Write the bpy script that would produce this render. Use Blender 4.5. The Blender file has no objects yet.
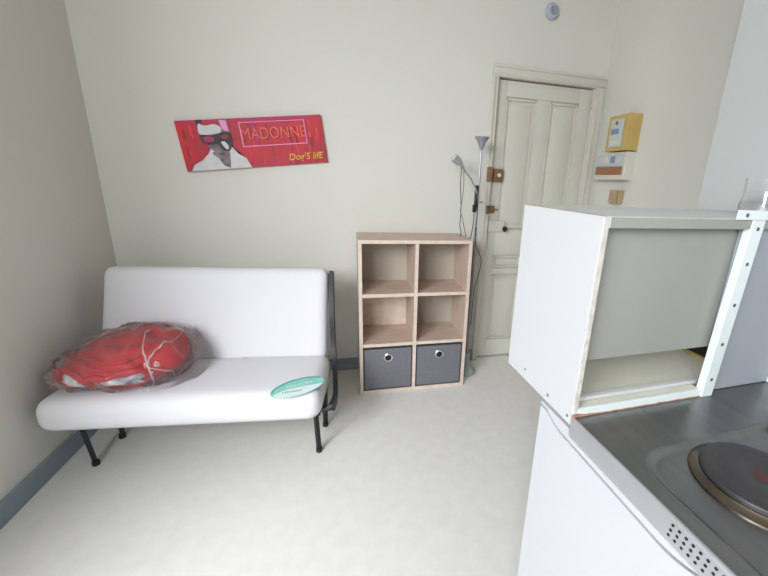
import bpy, bmesh, math, random
from mathutils import Vector, Matrix, noise
random.seed(7)
S = bpy.context.scene
COL = S.collection
PI = math.pi

# ------------------------------------------------------------------ camera
cd = bpy.data.cameras.new('camera'); cam = bpy.data.objects.new('camera', cd); COL.objects.link(cam)
S.camera = cam
CH, YAW, PITCH, ROLL, FPX, CX, CY = 1.2959, 0.2508, -0.2746, 0.0463, 365.36, 55.05, -4.99
def world_from_cam(d):
    x, y, z = d
    u, v = x, -z
    c, s = math.cos(-ROLL), math.sin(-ROLL); u, v = c*u - s*v, s*u + c*v
    x, z = u, -v
    c, s = math.cos(-PITCH), math.sin(-PITCH); y, z = c*y + s*z, -s*y + c*z
    c, s = math.cos(-YAW), math.sin(-YAW); x, y = c*x - s*y, s*x + c*y
    return Vector((x, y, z))
rx, ry, rz_ = world_from_cam((1, 0, 0)), world_from_cam((0, 0, 1)), world_from_cam((0, -1, 0))
cam.matrix_world = Matrix(((rx.x, ry.x, rz_.x, 0), (rx.y, ry.y, rz_.y, 0), (rx.z, ry.z, rz_.z, CH), (0, 0, 0, 1)))
cd.sensor_width = 36; cd.lens = FPX/768*36
cd.shift_x = -CX/768; cd.shift_y = CY/768
cd.clip_start = 0.02

# ------------------------------------------------------------------ world and daylight
w = bpy.data.worlds.new('world'); S.world = w; w.use_nodes = True
w.node_tree.nodes['Background'].inputs[0].default_value = (0.75, 0.86, 1.0, 1)
w.node_tree.nodes['Background'].inputs[1].default_value = 1.0
def area(name, loc, rot, sx, sy, e, col):
    l = bpy.data.lights.new(name, 'AREA'); l.shape = 'RECTANGLE'; l.size = sx; l.size_y = sy; l.energy = e; l.color = col
    o = bpy.data.objects.new(name, l); COL.objects.link(o); o.location = loc; o.rotation_euler = rot; return o
dl = area('daylight_window', (-1.70, -1.35, 2.30), (0, 0, 0), 2.0, 1.8, 228, (0.93, 0.965, 1.0))
dl.rotation_euler = Vector((0.46, 0.66, -0.66)).to_track_quat('-Z', 'Y').to_euler()
S.view_settings.view_transform = 'Standard'; S.view_settings.look = 'None'
S.view_settings.exposure = 0.32; S.view_settings.gamma = 1; S.view_settings.use_curve_mapping = False

# ------------------------------------------------------------------ materials
def lin(c):
    return tuple(((v/255)/12.92 if v/255 <= 0.04045 else ((v/255+0.055)/1.055)**2.4) for v in c)
def mat(name, rgb, rough=0.6, metal=0.0, spec=0.5, var=0.0, vscale=8, bump=0.0, bscale=60, stretch=(1, 1, 1), rgb2=None, detail=4, coat=0):
    m = bpy.data.materials.new(name); m.use_nodes = True
    nt = m.node_tree; b = nt.nodes['Principled BSDF']
    c = lin(rgb) + (1,)
    b.inputs['Base Color'].default_value = c
    b.inputs['Roughness'].default_value = rough; b.inputs['Metallic'].default_value = metal
    b.inputs['Specular IOR Level'].default_value = spec
    if coat: b.inputs['Coat Weight'].default_value = coat
    if var or bump or rgb2:
        tc = nt.nodes.new('ShaderNodeTexCoord'); mp = nt.nodes.new('ShaderNodeMapping')
        mp.inputs['Scale'].default_value = stretch
        nt.links.new(tc.outputs['Object'], mp.inputs[0])
    if var or rgb2:
        n = nt.nodes.new('ShaderNodeTexNoise'); n.inputs['Scale'].default_value = vscale; n.inputs['Detail'].default_value = detail
        nt.links.new(mp.outputs[0], n.inputs['Vector'])
        r = nt.nodes.new('ShaderNodeValToRGB')
        r.color_ramp.elements[0].position = 0.32; r.color_ramp.elements[1].position = 0.68
        c2 = lin(rgb2) if rgb2 else tuple(v*(1-var) for v in c[:3])
        r.color_ramp.elements[0].color = tuple(c2) + (1,); r.color_ramp.elements[1].color = c
        nt.links.new(n.outputs['Fac'], r.inputs[0]); nt.links.new(r.outputs[0], b.inputs['Base Color'])
    if bump:
        n2 = nt.nodes.new('ShaderNodeTexNoise'); n2.inputs['Scale'].default_value = bscale; n2.inputs['Detail'].default_value = 3
        nt.links.new(mp.outputs[0], n2.inputs['Vector'])
        bp = nt.nodes.new('ShaderNodeBump'); bp.inputs['Strength'].default_value = bump; bp.inputs['Distance'].default_value = 0.01
        nt.links.new(n2.outputs['Fac'], bp.inputs['Height']); nt.links.new(bp.outputs[0], b.inputs['Normal'])
    return m
M = {}
M['wall'] = mat('painted_wall', (221, 219, 211), 0.75, var=0.04, vscale=1.2, bump=0.06, bscale=25)
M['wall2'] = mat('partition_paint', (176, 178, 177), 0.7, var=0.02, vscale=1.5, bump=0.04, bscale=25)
M['ceil'] = mat('ceiling_paint', (216, 213, 205), 0.8, var=0.03, vscale=1)
M['floor'] = mat('vinyl_floor', (230, 228, 223), 0.42, var=0.06, vscale=18, bump=0.05, bscale=40, detail=8)
M['base'] = mat('grey_blue_paint', (142, 154, 164), 0.5, var=0.08, vscale=6)
M['door'] = mat('door_paint', (212, 209, 198), 0.5, var=0.05, vscale=3, bump=0.05, bscale=20)
M['casing'] = mat('casing_paint', (212, 209, 197), 0.5, var=0.05, vscale=4)
M['dark'] = mat('dark_gap', (50, 45, 40), 0.9)  # dark colour stands in for the shade inside gaps and voids
M['oakv'] = mat('light_oak_vertical', (218, 198, 184), 0.55, rgb2=(188, 165, 150), vscale=9, stretch=(14, 14, 1), detail=6)
M['oakh'] = mat('light_oak_horizontal', (218, 198, 184), 0.55, rgb2=(188, 163, 148), vscale=9, stretch=(1, 14, 14), detail=6)
M['edge'] = mat('oak_edge', (226, 210, 196), 0.55, rgb2=(212, 194, 178), vscale=8, stretch=(3, 3, 3))
M['backb'] = mat('beige_back_board', (186, 178, 164), 0.7, var=0.05, vscale=4)
M['felt'] = mat('charcoal_fabric', (120, 120, 127), 0.9, var=0.12, vscale=60, bump=0.2, bscale=300)
M['feltd'] = mat('charcoal_hem', (58, 59, 66), 0.9)
M['chrome'] = mat('silver_ring', (215, 215, 215), 0.25, metal=0.9)
M['matt'] = mat('white_ticking', (224, 223, 228), 0.85, var=0.025, vscale=5, bump=0.12, bscale=14)
M['piping'] = mat('seam_cord', (222, 214, 206), 0.85)
M['black'] = mat('black_metal', (30, 31, 38), 0.45, spec=0.4)
M['teal'] = mat('teal_print', (118, 200, 184), 0.7, rgb2=(150, 216, 204), vscale=20)
M['tealpale'] = mat('pale_print', (224, 238, 238), 0.7)
M['tealdark'] = mat('dark_teal_print', (92, 160, 160), 0.7)
M['red'] = mat('red_duvet_cotton', (204, 34, 46), 0.75, var=0.2, vscale=5, bump=0.25, bscale=25)
M['lining'] = mat('grey_pattern_lining', (222, 222, 226), 0.8, rgb2=(118, 120, 128), vscale=22, detail=1)
M['lampg'] = mat('grey_lamp_plastic', (150, 148, 156), 0.4, metal=0.2)
M['lamps'] = mat('silver_lamp_metal', (182, 182, 188), 0.35, metal=0.4)
M['lampb'] = mat('lamp_base_grey', (152, 166, 166), 0.5)
M['shadein'] = mat('lamp_shade_plastic', (205, 203, 206), 0.5)
M['cord'] = mat('dark_cord', (70, 70, 74), 0.5)
M['cordg'] = mat('grey_cord', (120, 120, 122), 0.5)
M['brown'] = mat('brown_lock_paint', (148, 108, 82), 0.5, var=0.3, vscale=60)
M['brass'] = mat('old_brass', (158, 136, 92), 0.4, metal=0.6, var=0.3, vscale=80)
M['knob'] = mat('dark_knob', (62, 56, 54), 0.35, metal=0.5)
M['lam'] = mat('white_laminate', (197, 198, 200), 0.45, var=0.01, vscale=3)
M['lamin'] = mat('cream_laminate', (208, 206, 192), 0.5, var=0.02, vscale=3)
M['hard'] = mat('grey_hardboard', (152, 153, 146), 0.6, var=0.04, vscale=3)
M['hardb'] = mat('grey_laminate', (154, 158, 166), 0.5, var=0.03, vscale=3)
M['chip'] = mat('red_brown_chipboard', (140, 98, 84), 0.9, rgb2=(190, 155, 136), vscale=90)
M['worn'] = mat('worn_edge', (214, 210, 204), 0.7, rgb2=(186, 176, 168), vscale=40)
M['strip'] = mat('white_metal_strip', (228, 236, 236), 0.35, metal=0.1)
M['screw'] = mat('screw_steel', (120, 122, 124), 0.4, metal=0.7)
M['fridge'] = mat('white_enamel', (194, 195, 200), 0.3)
M['fgap'] = mat('grey_gasket', (150, 153, 165), 0.6)
M['steel'] = mat('brushed_steel', (138, 138, 137), 0.34, metal=0.92, var=0.22, vscale=3, bump=0.05, bscale=90, stretch=(12, 1, 1))
M['steell'] = mat('brushed_steel_lip', (196, 196, 200), 0.45, metal=0.7, var=0.06, vscale=5)
M['iron'] = mat('black_cast_iron', (56, 53, 55), 0.4, var=0.3, vscale=20, spec=0.5)
M['rust'] = mat('red_brown_dot', (92, 50, 42), 0.6, var=0.3, vscale=80)
M['ring'] = mat('steel_trim_ring', (118, 108, 98), 0.25, metal=1.0)
M['hole'] = mat('vent_hole_black', (28, 26, 30), 0.9)
M['yel'] = mat('yellow_wood', (206, 176, 104), 0.6, var=0.15, vscale=10)
M['ply'] = mat('varnished_wood', (172, 122, 86), 0.6, var=0.35, vscale=30, stretch=(1, 1, 6))
M['tan'] = mat('tan_wood', (190, 164, 128), 0.6, var=0.2, vscale=20)
M['pale'] = mat('pale_plastic', (216, 214, 198), 0.5, var=0.03)
M['meter'] = mat('grey_meter', (196, 200, 200), 0.5)
M['blue'] = mat('blue_label', (128, 146, 170), 0.5)
M['black2'] = mat('black_plastic', (34, 34, 36), 0.5)
M['detw'] = mat('detector_plastic', (184, 186, 198), 0.5)
M['detg'] = mat('detector_grille', (150, 152, 168), 0.6)

# ------------------------------------------------------------------ helpers
def link(name, me, m=None, parent=None):
    o = bpy.data.objects.new(name, me); COL.objects.link(o)
    if m is not None:
        for x in (m if isinstance(m, (list, tuple)) else [m]): me.materials.append(x)
    if parent is not None: o.parent = parent
    return o
def finish(name, bm, m, parent=None, smooth=False):
    bmesh.ops.recalc_face_normals(bm, faces=bm.faces)
    me = bpy.data.meshes.new(name); bm.to_mesh(me); bm.free()
    if smooth:
        for p in me.polygons: p.use_smooth = True
        if smooth != 'all': me.set_sharp_from_angle(angle=math.radians(40))
    return link(name, me, m, parent)
def thing(name, label, cat, loc=(0, 0, 0), rz=0, group=None):
    o = bpy.data.objects.new(name, None); COL.objects.link(o); o.empty_display_size = 0.1
    o.location = loc; o.rotation_euler = (0, 0, rz); o['label'] = label; o['category'] = cat
    if group: o['group'] = group
    return o
def tag(o, label, cat, group=None):
    o['label'] = label; o['category'] = cat
    if group: o['group'] = group
    return o
def struct(o): o['kind'] = 'structure'; return o
def addbox(bm, x0, x1, y0, y1, z0, z1, bev=0.0, seg=2, mi=0):
    vs = [bm.verts.new((x, y, z)) for x in (x0, x1) for y in (y0, y1) for z in (z0, z1)]
    idx = [(0, 1, 3, 2), (4, 6, 7, 5), (0, 4, 5, 1), (2, 3, 7, 6), (0, 2, 6, 4), (1, 5, 7, 3)]
    fs = [bm.faces.new([vs[i] for i in f]) for f in idx]
    for f in fs: f.material_index = mi
    if bev > 0:
        es = list({e for f in fs for e in f.edges})
        bmesh.ops.bevel(bm, geom=es, offset=bev, segments=seg, profile=0.5, affect='EDGES', clamp_overlap=True)
    return fs
def box(name, x0, x1, y0, y1, z0, z1, m, parent=None, bev=0.0, seg=2, smooth=False):
    bm = bmesh.new(); addbox(bm, x0, x1, y0, y1, z0, z1, bev, seg)
    return finish(name, bm, m, parent, smooth or bev > 0.004)
def addtube(bm, pts, r, n=10, caps=True):
    pts = [Vector(p) for p in pts]
    rr = r if isinstance(r, (list, tuple)) else [r]*len(pts)
    rings = []; up = Vector((0, 0, 1)); prev = None
    for i, p in enumerate(pts):
        t = (pts[min(i+1, len(pts)-1)] - pts[max(i-1, 0)]).normalized()
        if prev is None:
            a = t.cross(up) if abs(t.z) < 0.95 else t.cross(Vector((1, 0, 0)))
        else:
            a = prev - t*prev.dot(t)
        a.normalize(); prev = a; b = t.cross(a)
        rings.append([bm.verts.new(p + (a*math.cos(2*PI*k/n) + b*math.sin(2*PI*k/n))*rr[i]) for k in range(n)])
    for i in range(len(rings)-1):
        for k in range(n):
            bm.faces.new((rings[i][k], rings[i][(k+1) % n], rings[i+1][(k+1) % n], rings[i+1][k]))
    if caps: bm.faces.new(rings[0][::-1]); bm.faces.new(rings[-1])
def tube(name, pts, r, m, parent=None, n=10):
    bm = bmesh.new(); addtube(bm, pts, r, n); return finish(name, bm, m, parent, True)
def spline(pts, n=8):
    P = [Vector(p) for p in pts]; P = [P[0]] + P + [P[-1]]; out = []
    for i in range(1, len(P)-2):
        for k in range(n):
            t = k/n
            out.append(0.5*((2*P[i]) + (-P[i-1]+P[i+1])*t + (2*P[i-1]-5*P[i]+4*P[i+1]-P[i+2])*t*t + (-P[i-1]+3*P[i]-3*P[i+1]+P[i+2])*t**3))
    out.append(P[-2]); return out
def addlathe(bm, prof, n=32, c=(0, 0, 0), axis='Z'):
    c = Vector(c); rings = []
    for r, z in prof:
        ring = []
        for k in range(n):
            a = 2*PI*k/n; x, y = r*math.cos(a), r*math.sin(a)
            v = {'Z': (x, y, z), 'Y': (x, -z, y), 'X': (-z, x, y)}[axis]
            ring.append(bm.verts.new(c + Vector(v)))
        rings.append(ring)
    for i in range(len(rings)-1):
        for k in range(n):
            bm.faces.new((rings[i][k], rings[i][(k+1) % n], rings[i+1][(k+1) % n], rings[i+1][k]))
    if prof[0][0] > 1e-6: bm.faces.new(rings[0])
    if prof[-1][0] > 1e-6: bm.faces.new(rings[-1])
    bmesh.ops.remove_doubles(bm, verts=bm.verts, dist=1e-6)
def lathe(name, prof, m, parent=None, n=32, c=(0, 0, 0), axis='Z'):
    bm = bmesh.new(); addlathe(bm, prof, n, c, axis); return finish(name, bm, m, parent, True)
def prism(name, poly, f, m, parent=None, d0=0.0, d1=0.01, smooth=False, bev=0):
    """poly in 2-D, f(p, q, depth) -> xyz"""
    bm = bmesh.new()
    a = [bm.verts.new(f(p, q, d0)) for p, q in poly]; b = [bm.verts.new(f(p, q, d1)) for p, q in poly]
    bm.faces.new(a); bm.faces.new(b[::-1]); n = len(poly)
    for i in range(n): bm.faces.new((a[i], a[(i+1) % n], b[(i+1) % n], b[i]))
    if bev: bmesh.ops.bevel(bm, geom=list(bm.edges), offset=bev, segments=2, profile=0.5, affect='EDGES', clamp_overlap=True)
    bmesh.ops.triangulate(bm, faces=[fc for fc in bm.faces if len(fc.verts) > 4])
    return finish(name, bm, m, parent, smooth)
def text_mesh(name, body, size, m, parent, place, depth=0.0004, offset=0.0, sx=1.0, shear=0.0):
    cu = bpy.data.curves.new('lettering', 'FONT'); cu.body = body; cu.size = size; cu.extrude = depth; cu.offset = offset; cu.shear = shear
    cu.align_x = 'CENTER'; cu.align_y = 'CENTER'
    t = bpy.data.objects.new('lettering', cu); COL.objects.link(t)
    dg = bpy.context.evaluated_depsgraph_get(); dg.update()
    me = bpy.data.meshes.new_from_object(t.evaluated_get(dg)); bpy.data.objects.remove(t)
    me.materials.clear()
    for v in me.vertices: v.co = place(v.co.x*sx, v.co.y, v.co.z)
    me.name = name
    return link(name, me, m, parent)

# ------------------------------------------------------------------ room shell
D, XL, XR, YF, ZC = 2.3686, -1.265, 1.698, -2.30, 2.62
KYAW = 0.0545; KC, KS = math.cos(KYAW), math.sin(KYAW); KO = (0.3818, 0.4838)
def K(a, b, z=0.0): return (KO[0] + KC*a - KS*b, KO[1] + KS*a + KC*b, z)
struct(box('floor', XL-0.1, XR+0.1, YF-0.1, D+0.15, -0.1, 0, M['floor']))
struct(box('ceiling', XL-0.1, XR+0.1, YF-0.1, D+0.15, ZC, ZC+0.1, M['ceil']))
WY0, WY1, WZ0, WZ1 = -1.40, 0.42, 0.82, 2.38
bm = bmesh.new()
addbox(bm, XL-0.1, XL, YF-0.1, WY0, 0, ZC); addbox(bm, XL-0.1, XL, WY1, D+0.15, 0, ZC)
addbox(bm, XL-0.1, XL, WY0, WY1, 0, WZ0); addbox(bm, XL-0.1, XL, WY0, WY1, WZ1, ZC)
struct(finish('wall_left', bm, M['wall']))
struct(box('wall_right', XR, XR+0.1, YF-0.1, D+0.15, 0, ZC, M['wall']))
DL, DR, DT = 0.9272, 1.6147, 1.925
bm = bmesh.new()
addbox(bm, XL, DL, D, D+0.15, 0, ZC); addbox(bm, DR, XR, D, D+0.15, 0, ZC); addbox(bm, DL, DR, D, D+0.15, DT, ZC)
addbox(bm, DL, DR, D+0.09, D+0.15, 0, DT)
struct(finish('wall_back', bm, M['wall']))
struct(box('wall_front', XL-0.1, XR+0.1, YF-0.1, YF, 0, ZC, M['wall']))
# partition block behind the kitchenette
bm = bmesh.new()
q = [K(0.612, 0.346), (XR, K(0.612, 0.346)[1]+0.03, 0), (XR, YF, 0), (K(0.612, -2.8)[0], YF, 0)]
a = [bm.verts.new((p[0], p[1], 0)) for p in q]; b = [bm.verts.new((p[0], p[1], ZC)) for p in q]
bm.faces.new(a); bm.faces.new(b)
for i in range(4): bm.faces.new((a[i], a[(i+1) % 4], b[(i+1) % 4], b[i]))
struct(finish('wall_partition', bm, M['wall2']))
# window behind the camera
wn = bpy.data.objects.new('window_1', None); COL.objects.link(wn); wn.location = (XL, 0, WZ0); struct(wn)
def wbar(name, y0, y1, z0, z1, x0=-0.08, x1=-0.03): box(name, x0, x1, y0, y1, z0-WZ0, z1-WZ0, M['casing'], wn, 0.004)
wbar('window_frame', WY0, WY0+0.05, WZ0, WZ1); wbar('window_frame', WY1-0.05, WY1, WZ0, WZ1)
wbar('window_frame', WY0+0.05, WY1-0.05, WZ0, WZ0+0.05); wbar('window_frame', WY0+0.05, WY1-0.05, WZ1-0.05, WZ1)
wbar('window_mullion', -0.52, -0.46, WZ0+0.05, WZ1-0.05)
# baseboards
struct(box('baseboard_left', XL, XL+0.014, YF, D-0.014, 0, 0.088, M['base'], bev=0.002))
struct(box('baseboard_back', XL, DL-0.045, D-0.014, D, 0, 0.082, M['base'], bev=0.002))
# door casing
def casing(name, x0, x1, z0, z1, vert):
    bm = bmesh.new()
    addbox(bm, x0, x1, D-0.018, D, z0, z1, 0.003)
    if vert:
        addbox(bm, x0+0.006, x0+0.016, D-0.026, D-0.018, z0, z1, 0.002); addbox(bm, x1-0.014, x1-0.006, D-0.024, D-0.018, z0, z1, 0.002)
    else:
        addbox(bm, x0, x1, D-0.026, D-0.018, z1-0.02, z1-0.008, 0.003); addbox(bm, x0, x1, D-0.024, D-0.018, z0+0.008, z0+0.018, 0.003)
    return struct(finish(name, bm, M['casing'], smooth=True))
casing('trim_1', 0.884, DL, 0, DT, True)
casing('trim_2', DR, 1.676, 0, DT, True)
casing('trim_3', 0.884, 1.676, DT, 1.995, False)

# door leaf
dr = bpy.data.objects.new('door_1', None); COL.objects.link(dr); dr.location = (DL, D+0.02, 0.0); struct(dr)
def DX(x): return x-DL
bm = bmesh.new(); y0 = 0.0; y1 = 0.04; pr = 0.012
WD = DR-DL
lx0, lx1, rx0, rx1 = DX(1.0), DX(1.215), DX(1.312), DX(1.522)
addbox(bm, 0.006, WD-0.004, 0.012, y1, 0.012, DT-0.007)             # core
def frame_bar(x0, x1, z0, z1): addbox(bm, x0, x1, 0, 0.012, z0, z1, 0.002)
frame_bar(0.006, lx0, 0.012, DT-0.007); frame_bar(rx1, WD-0.004, 0.012, DT-0.007)
frame_bar(lx1, rx0, 0.16, 1.825)
frame_bar(lx0, rx1, 1.825, DT-0.007); frame_bar(lx0, rx1, 0.012, 0.145)
frame_bar(lx0, lx1, 0.80, 0.98); frame_bar(rx0, rx1, 0.80, 0.98)
frame_bar(lx0, lx1, 0.66, 0.70); frame_bar(rx0, rx1, 0.66, 0.70)
for (x0, x1) in ((lx0, lx1), (rx0, rx1)):
    for (z0, z1) in ((0.99, 1.815), (0.155, 0.65), (0.71, 0.79)):
        addbox(bm, x0+0.03, x1-0.03, 0.004, 0.013, z0+0.03 if z1-z0 > .2 else z0+.02, z1-0.03 if z1-z0 > .2 else z1-.02, 0.004)
        for a0, a1, c0, c1 in ((x0, x0+0.01, z0, z1), (x1-0.01, x1, z0, z1), (x0, x1, z0, z0+0.01), (x0, x1, z1-0.01, z1)):
            addbox(bm, a0, a1, -0.003, 0.012, c0, c1, 0.002)
finish('door_panel', bm, M['door'], dr, True)
box('door_shadow_gap', 0.0005, WD-0.0005, 0.045, 0.06, 0.0, DT-0.001, M['dark'], dr)  # dark sheet behind the leaf, paints the shade seen in the gap
# rim latch (painted box with dark knob)
lk = box('rim_lock', DX(0.936), DX(1.056), -0.022, -0.001, 0.968, 1.042, M['door'], dr, 0.003)
lathe('knob', [(0.001, 0), (0.008, 0), (0.007, 0.012), (0.017, 0.02), (0.019, 0.03), (0.013, 0.038), (0, 0.04)], M['knob'], lk, 20, (DX(1.048), -0.022, 0.992), 'Y')
# upper deadlock
lk = box('deadlock', DX(0.945), DX(1.012), -0.026, -0.001, 1.30, 1.385, M['brown'], dr, 0.006)
lathe('lock_cylinder', [(0.026, 0), (0.026, 0.006), (0.018, 0.008), (0.017, 0.012), (0, 0.012)], M['brass'], lk, 24, (DX(0.975), -0.026, 1.343), 'Y')
lathe('thumb_turn', [(0.012, 0), (0.012, 0.012), (0, 0.014)], M['pale'], lk, 20, (DX(0.975), -0.036, 1.343), 'Y')
lk = box('lock_keeper', DX(0.888), DX(0.924), -0.058, -0.0385, 1.30, 1.392, M['brown'], dr, 0.005)
lk = box('night_latch', DX(0.938), DX(0.972), -0.024, -0.001, 1.095, 1.145, M['brass'], dr, 0.005)
lathe('latch_lever', [(0.006, 0), (0.005, 0.01), (0, 0.011)], M['brass'], lk, 12, (DX(0.955), -0.024, 1.12), 'Y')
tube('latch_bolt', [(DX(0.97), -0.014, 1.12), (DX(1.0), -0.014, 1.118)], 0.004, M['screw'], lk)
box('latch_keeper', DX(0.898), DX(0.922), -0.056, -0.0385, 1.09, 1.145, M['brass'], dr, 0.004)
tube('hinge', [(DX(1.6135), -0.012, 1.80), (DX(1.6135), -0.012, 1.86)], 0.007, M['worn'], dr)
tube('hinge', [(DX(1.6135), -0.012, 0.30), (DX(1.6135), -0.012, 0.36)], 0.007, M['worn'], dr)

# smoke detector high on the back wall
t = thing('smoke_detector', 'small round white smoke detector high on the wall above the door', 'smoke detector', (1.235, D, 2.31))
lathe('housing', [(0.046, 0.0), (0.046, 0.014), (0.036, 0.028), (0.02, 0.032), (0, 0.033)], M['detw'], t, 32, (0, 0, 0), 'Y')
lathe('grille', [(0.026, 0.031), (0.024, 0.034), (0.018, 0.0345), (0.016, 0.033)], M['detg'], t, 24, (0, 0, 0), 'Y')

# ------------------------------------------------------------------ meter boxes on the alcove wall
t = thing('meter_cabinet', 'yellow wooden cabinet holding a grey meter, topmost on the wall right of the door', 'meter box', (XR, 2.072, 1.517))
box('cabinet_body', -0.092, 0, -0.088, 0.088, 0, 0.205, M['yel'], t, 0.003)
mt = box('meter', -0.102, -0.092, -0.055, 0.055, 0.02, 0.182, M['meter'], t, 0.004)
box('meter_window', -0.105, -0.102, -0.025, 0.04, 0.095, 0.125, M['blue'], mt)
lathe('meter_dial', [(0.012, 0), (0.011, 0.004), (0, 0.005)], M['ply'], mt, 16, (-0.102, 0.0, 0.158), 'X')
box('meter_base', -0.106, -0.102, -0.03, 0.03, 0.03, 0.06, M['pale'], mt)
t = thing('fuse_box', 'pale fuse box with brown wooden lower strip, mounted right below the yellow cabinet', 'fuse box', (XR, 2.12, 1.346))
box('housing', -0.066, 0, -0.135, 0.138, 0, 0.165, M['pale'], t, 0.004)
box('wood_strip', -0.074, -0.066, -0.115, 0.128, 0.03, 0.078, M['ply'], t, 0.002)
f = box('switch_panel', -0.074, -0.066, -0.115, 0.128, 0.083, 0.15, M['meter'], t, 0.002)
for yy, c in ((0.09, 'meter'), (0.035, 'pale'), (-0.03, 'blue')):
    box('breaker', -0.082, -0.074, yy-0.017, yy+0.017, 0.10, 0.14, M[c], f, 0.002)
t = thing('junction_box', 'small tan wooden box on the wall, lowest below the pale fuse box', 'junction box', (XR, 2.07, 1.202))
box('cover', -0.045, 0, -0.042, 0.042, 0, 0.083, M['tan'], t, 0.003)
box('cable_slot', -0.047, -0.045, -0.0415, -0.036, 0.004, 0.079, M['brown'], t)

# ------------------------------------------------------------------ picture
PW, PH = 0.742, 0.256
t = thing('canvas_picture', 'wide red canvas print of a masked dog in white shirt, hung slightly crooked', 'picture', (-0.490, D-0.002, 1.450))
t.rotation_euler = (0, math.radians(-7.0), 0)
M['cred'] = mat('print_red', (206, 32, 44), 0.55, rgb2=(160, 26, 52), vscale=7, detail=5)
M['cred2'] = mat('print_crimson', (212, 38, 70), 0.55, rgb2=(222, 62, 48), vscale=16, detail=3)
M['cmag'] = mat('print_magenta', (176, 30, 92), 0.55)
M['cpink'] = mat('print_pink', (232, 140, 190), 0.5)
M['cstrk'] = mat('print_dark_red', (150, 30, 40), 0.6)
M['cstrk2'] = mat('print_brick', (168, 52, 40), 0.6)
M['corange'] = mat('print_orange', (224, 92, 76), 0.5)
M['cgold'] = mat('print_gold', (222, 168, 66), 0.5)
M['cwhite'] = mat('print_white', (214, 212, 214), 0.6, var=0.12, vscale=22)
M['cface'] = mat('print_grey_fur', (150, 132, 136), 0.6, rgb2=(96, 84, 92), vscale=26)
M['cdark'] = mat('print_black', (42, 34, 44), 0.6, rgb2=(70, 60, 66), vscale=30)
M['ckhaki'] = mat('print_khaki', (134, 74, 44), 0.6, rgb2=(150, 34, 44), vscale=20)
box('canvas', -PW/2, PW/2, -0.02, 0, -PH/2, PH/2, M['cred'], t, 0.001)
lay = [0]
def pp(x, z):  # picture-plane coordinates, 0..1
    return (-PW/2 + x*PW, -PH/2 + (1-z)*PH)
def patch(name, pts, m, smoothn=0):
    lay[0] += 1; d = -0.020 - 0.00010*lay[0]
    poly = [pp(*p) for p in pts]
    if smoothn:
        P = [Vector((p[0], p[1], 0)) for p in poly]; n = len(P); out = []
        for i in range(n):
            a, b_, c, e = P[i-1], P[i], P[(i+1) % n], P[(i+2) % n]
            for k in range(smoothn):
                u = k/smoothn
                v = 0.5*((2*b_) + (-a+c)*u + (2*a-5*b_+4*c-e)*u*u + (-a+3*b_-3*c+e)*u**3); out.append((v.x, v.y))
        poly = out
    return prism(name, poly, lambda p, q_, dd: (p, dd, q_), m, t, d, -0.0195)
# background panels of colour
patch('dark_stripe', [(0.0, 0.0), (1, 0), (1, 0.05), (0.5, 0.06), (0, 0.05)], M['cmag'])
rs = random.Random(3)
for k in range(46):   # short brush strokes over the red ground
    x = rs.uniform(0.42, 0.97) if k > 7 else rs.uniform(0.01, 0.12); z = rs.uniform(0.06, 0.90)
    w_, h_ = rs.uniform(0.006, 0.016), rs.uniform(0.10, 0.34)
    patch('brush_stroke', [(x, z), (x+w_*0.6, z-0.02), (x+w_, z+h_*0.3), (x+w_*0.9, min(0.96, z+h_)), (x+w_*0.2, min(0.97, z+h_*0.9)), (x-w_*0.2, z+h_*0.4)], rs.choice([M['cstrk'], M['cstrk2'], M['cred2'], M['cmag']]), 3)
# dog with shirt, mask and cap
patch('shirt', [(0.035, 1.0), (0.06, 0.88), (0.13, 0.78), (0.175, 0.66), (0.20, 0.54), (0.25, 0.62), (0.31, 0.60), (0.33, 0.52), (0.37, 0.70), (0.42, 0.80), (0.445, 1.0)], M['cwhite'])
patch('neck', [(0.22, 0.58), (0.32, 0.58), (0.31, 0.82), (0.30, 0.985), (0.26, 0.93), (0.235, 0.80)], M['cface'])
patch('ear', [(0.135, 0.0), (0.175, 0.0), (0.17, 0.2), (0.15, 0.30), (0.14, 0.2)], M['cdark'])
patch('ear', [(0.285, 0.0), (0.345, 0.0), (0.345, 0.3), (0.31, 0.28), (0.285, 0.1)], M['cface'])
patch('head', [(0.15, 0.28), (0.2, 0.18), (0.3, 0.18), (0.345, 0.30), (0.34, 0.52), (0.30, 0.66), (0.26, 0.70), (0.21, 0.62), (0.17, 0.46)], M['cface'], 4)
patch('pink_patch', [(0.29, 0.02), (0.335, 0.04), (0.34, 0.26), (0.30, 0.2)], M['cpink'])
patch('cap', [(0.14, 0.24), (0.15, 0.08), (0.19, 0.12), (0.25, 0.10), (0.29, 0.16), (0.28, 0.27), (0.22, 0.29), (0.16, 0.29)], M['cwhite'], 4)
patch('mask', [(0.145, 0.30), (0.22, 0.31), (0.28, 0.27), (0.345, 0.27), (0.345, 0.50), (0.315, 0.64), (0.27, 0.60), (0.245, 0.50), (0.20, 0.50), (0.155, 0.46)], M['cdark'], 4)
patch('mask_lens', [(0.16, 0.36), (0.19, 0.33), (0.23, 0.36), (0.225, 0.43), (0.18, 0.44)], M['cmag'], 4)
patch('mask_lens', [(0.275, 0.34), (0.31, 0.32), (0.33, 0.36), (0.30, 0.40)], M['ckhaki'], 4)
patch('snout_patch', [(0.272, 0.46), (0.30, 0.45), (0.318, 0.56), (0.30, 0.60)], M['cwhite'], 4)
patch('muzzle', [(0.20, 0.66), (0.25, 0.62), (0.31, 0.66), (0.26, 0.76), (0.225, 0.75)], M['cface'], 4)
patch('mouth', [(0.215, 0.665), (0.26, 0.69), (0.305, 0.66), (0.26, 0.71)], M['cdark'])
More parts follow.
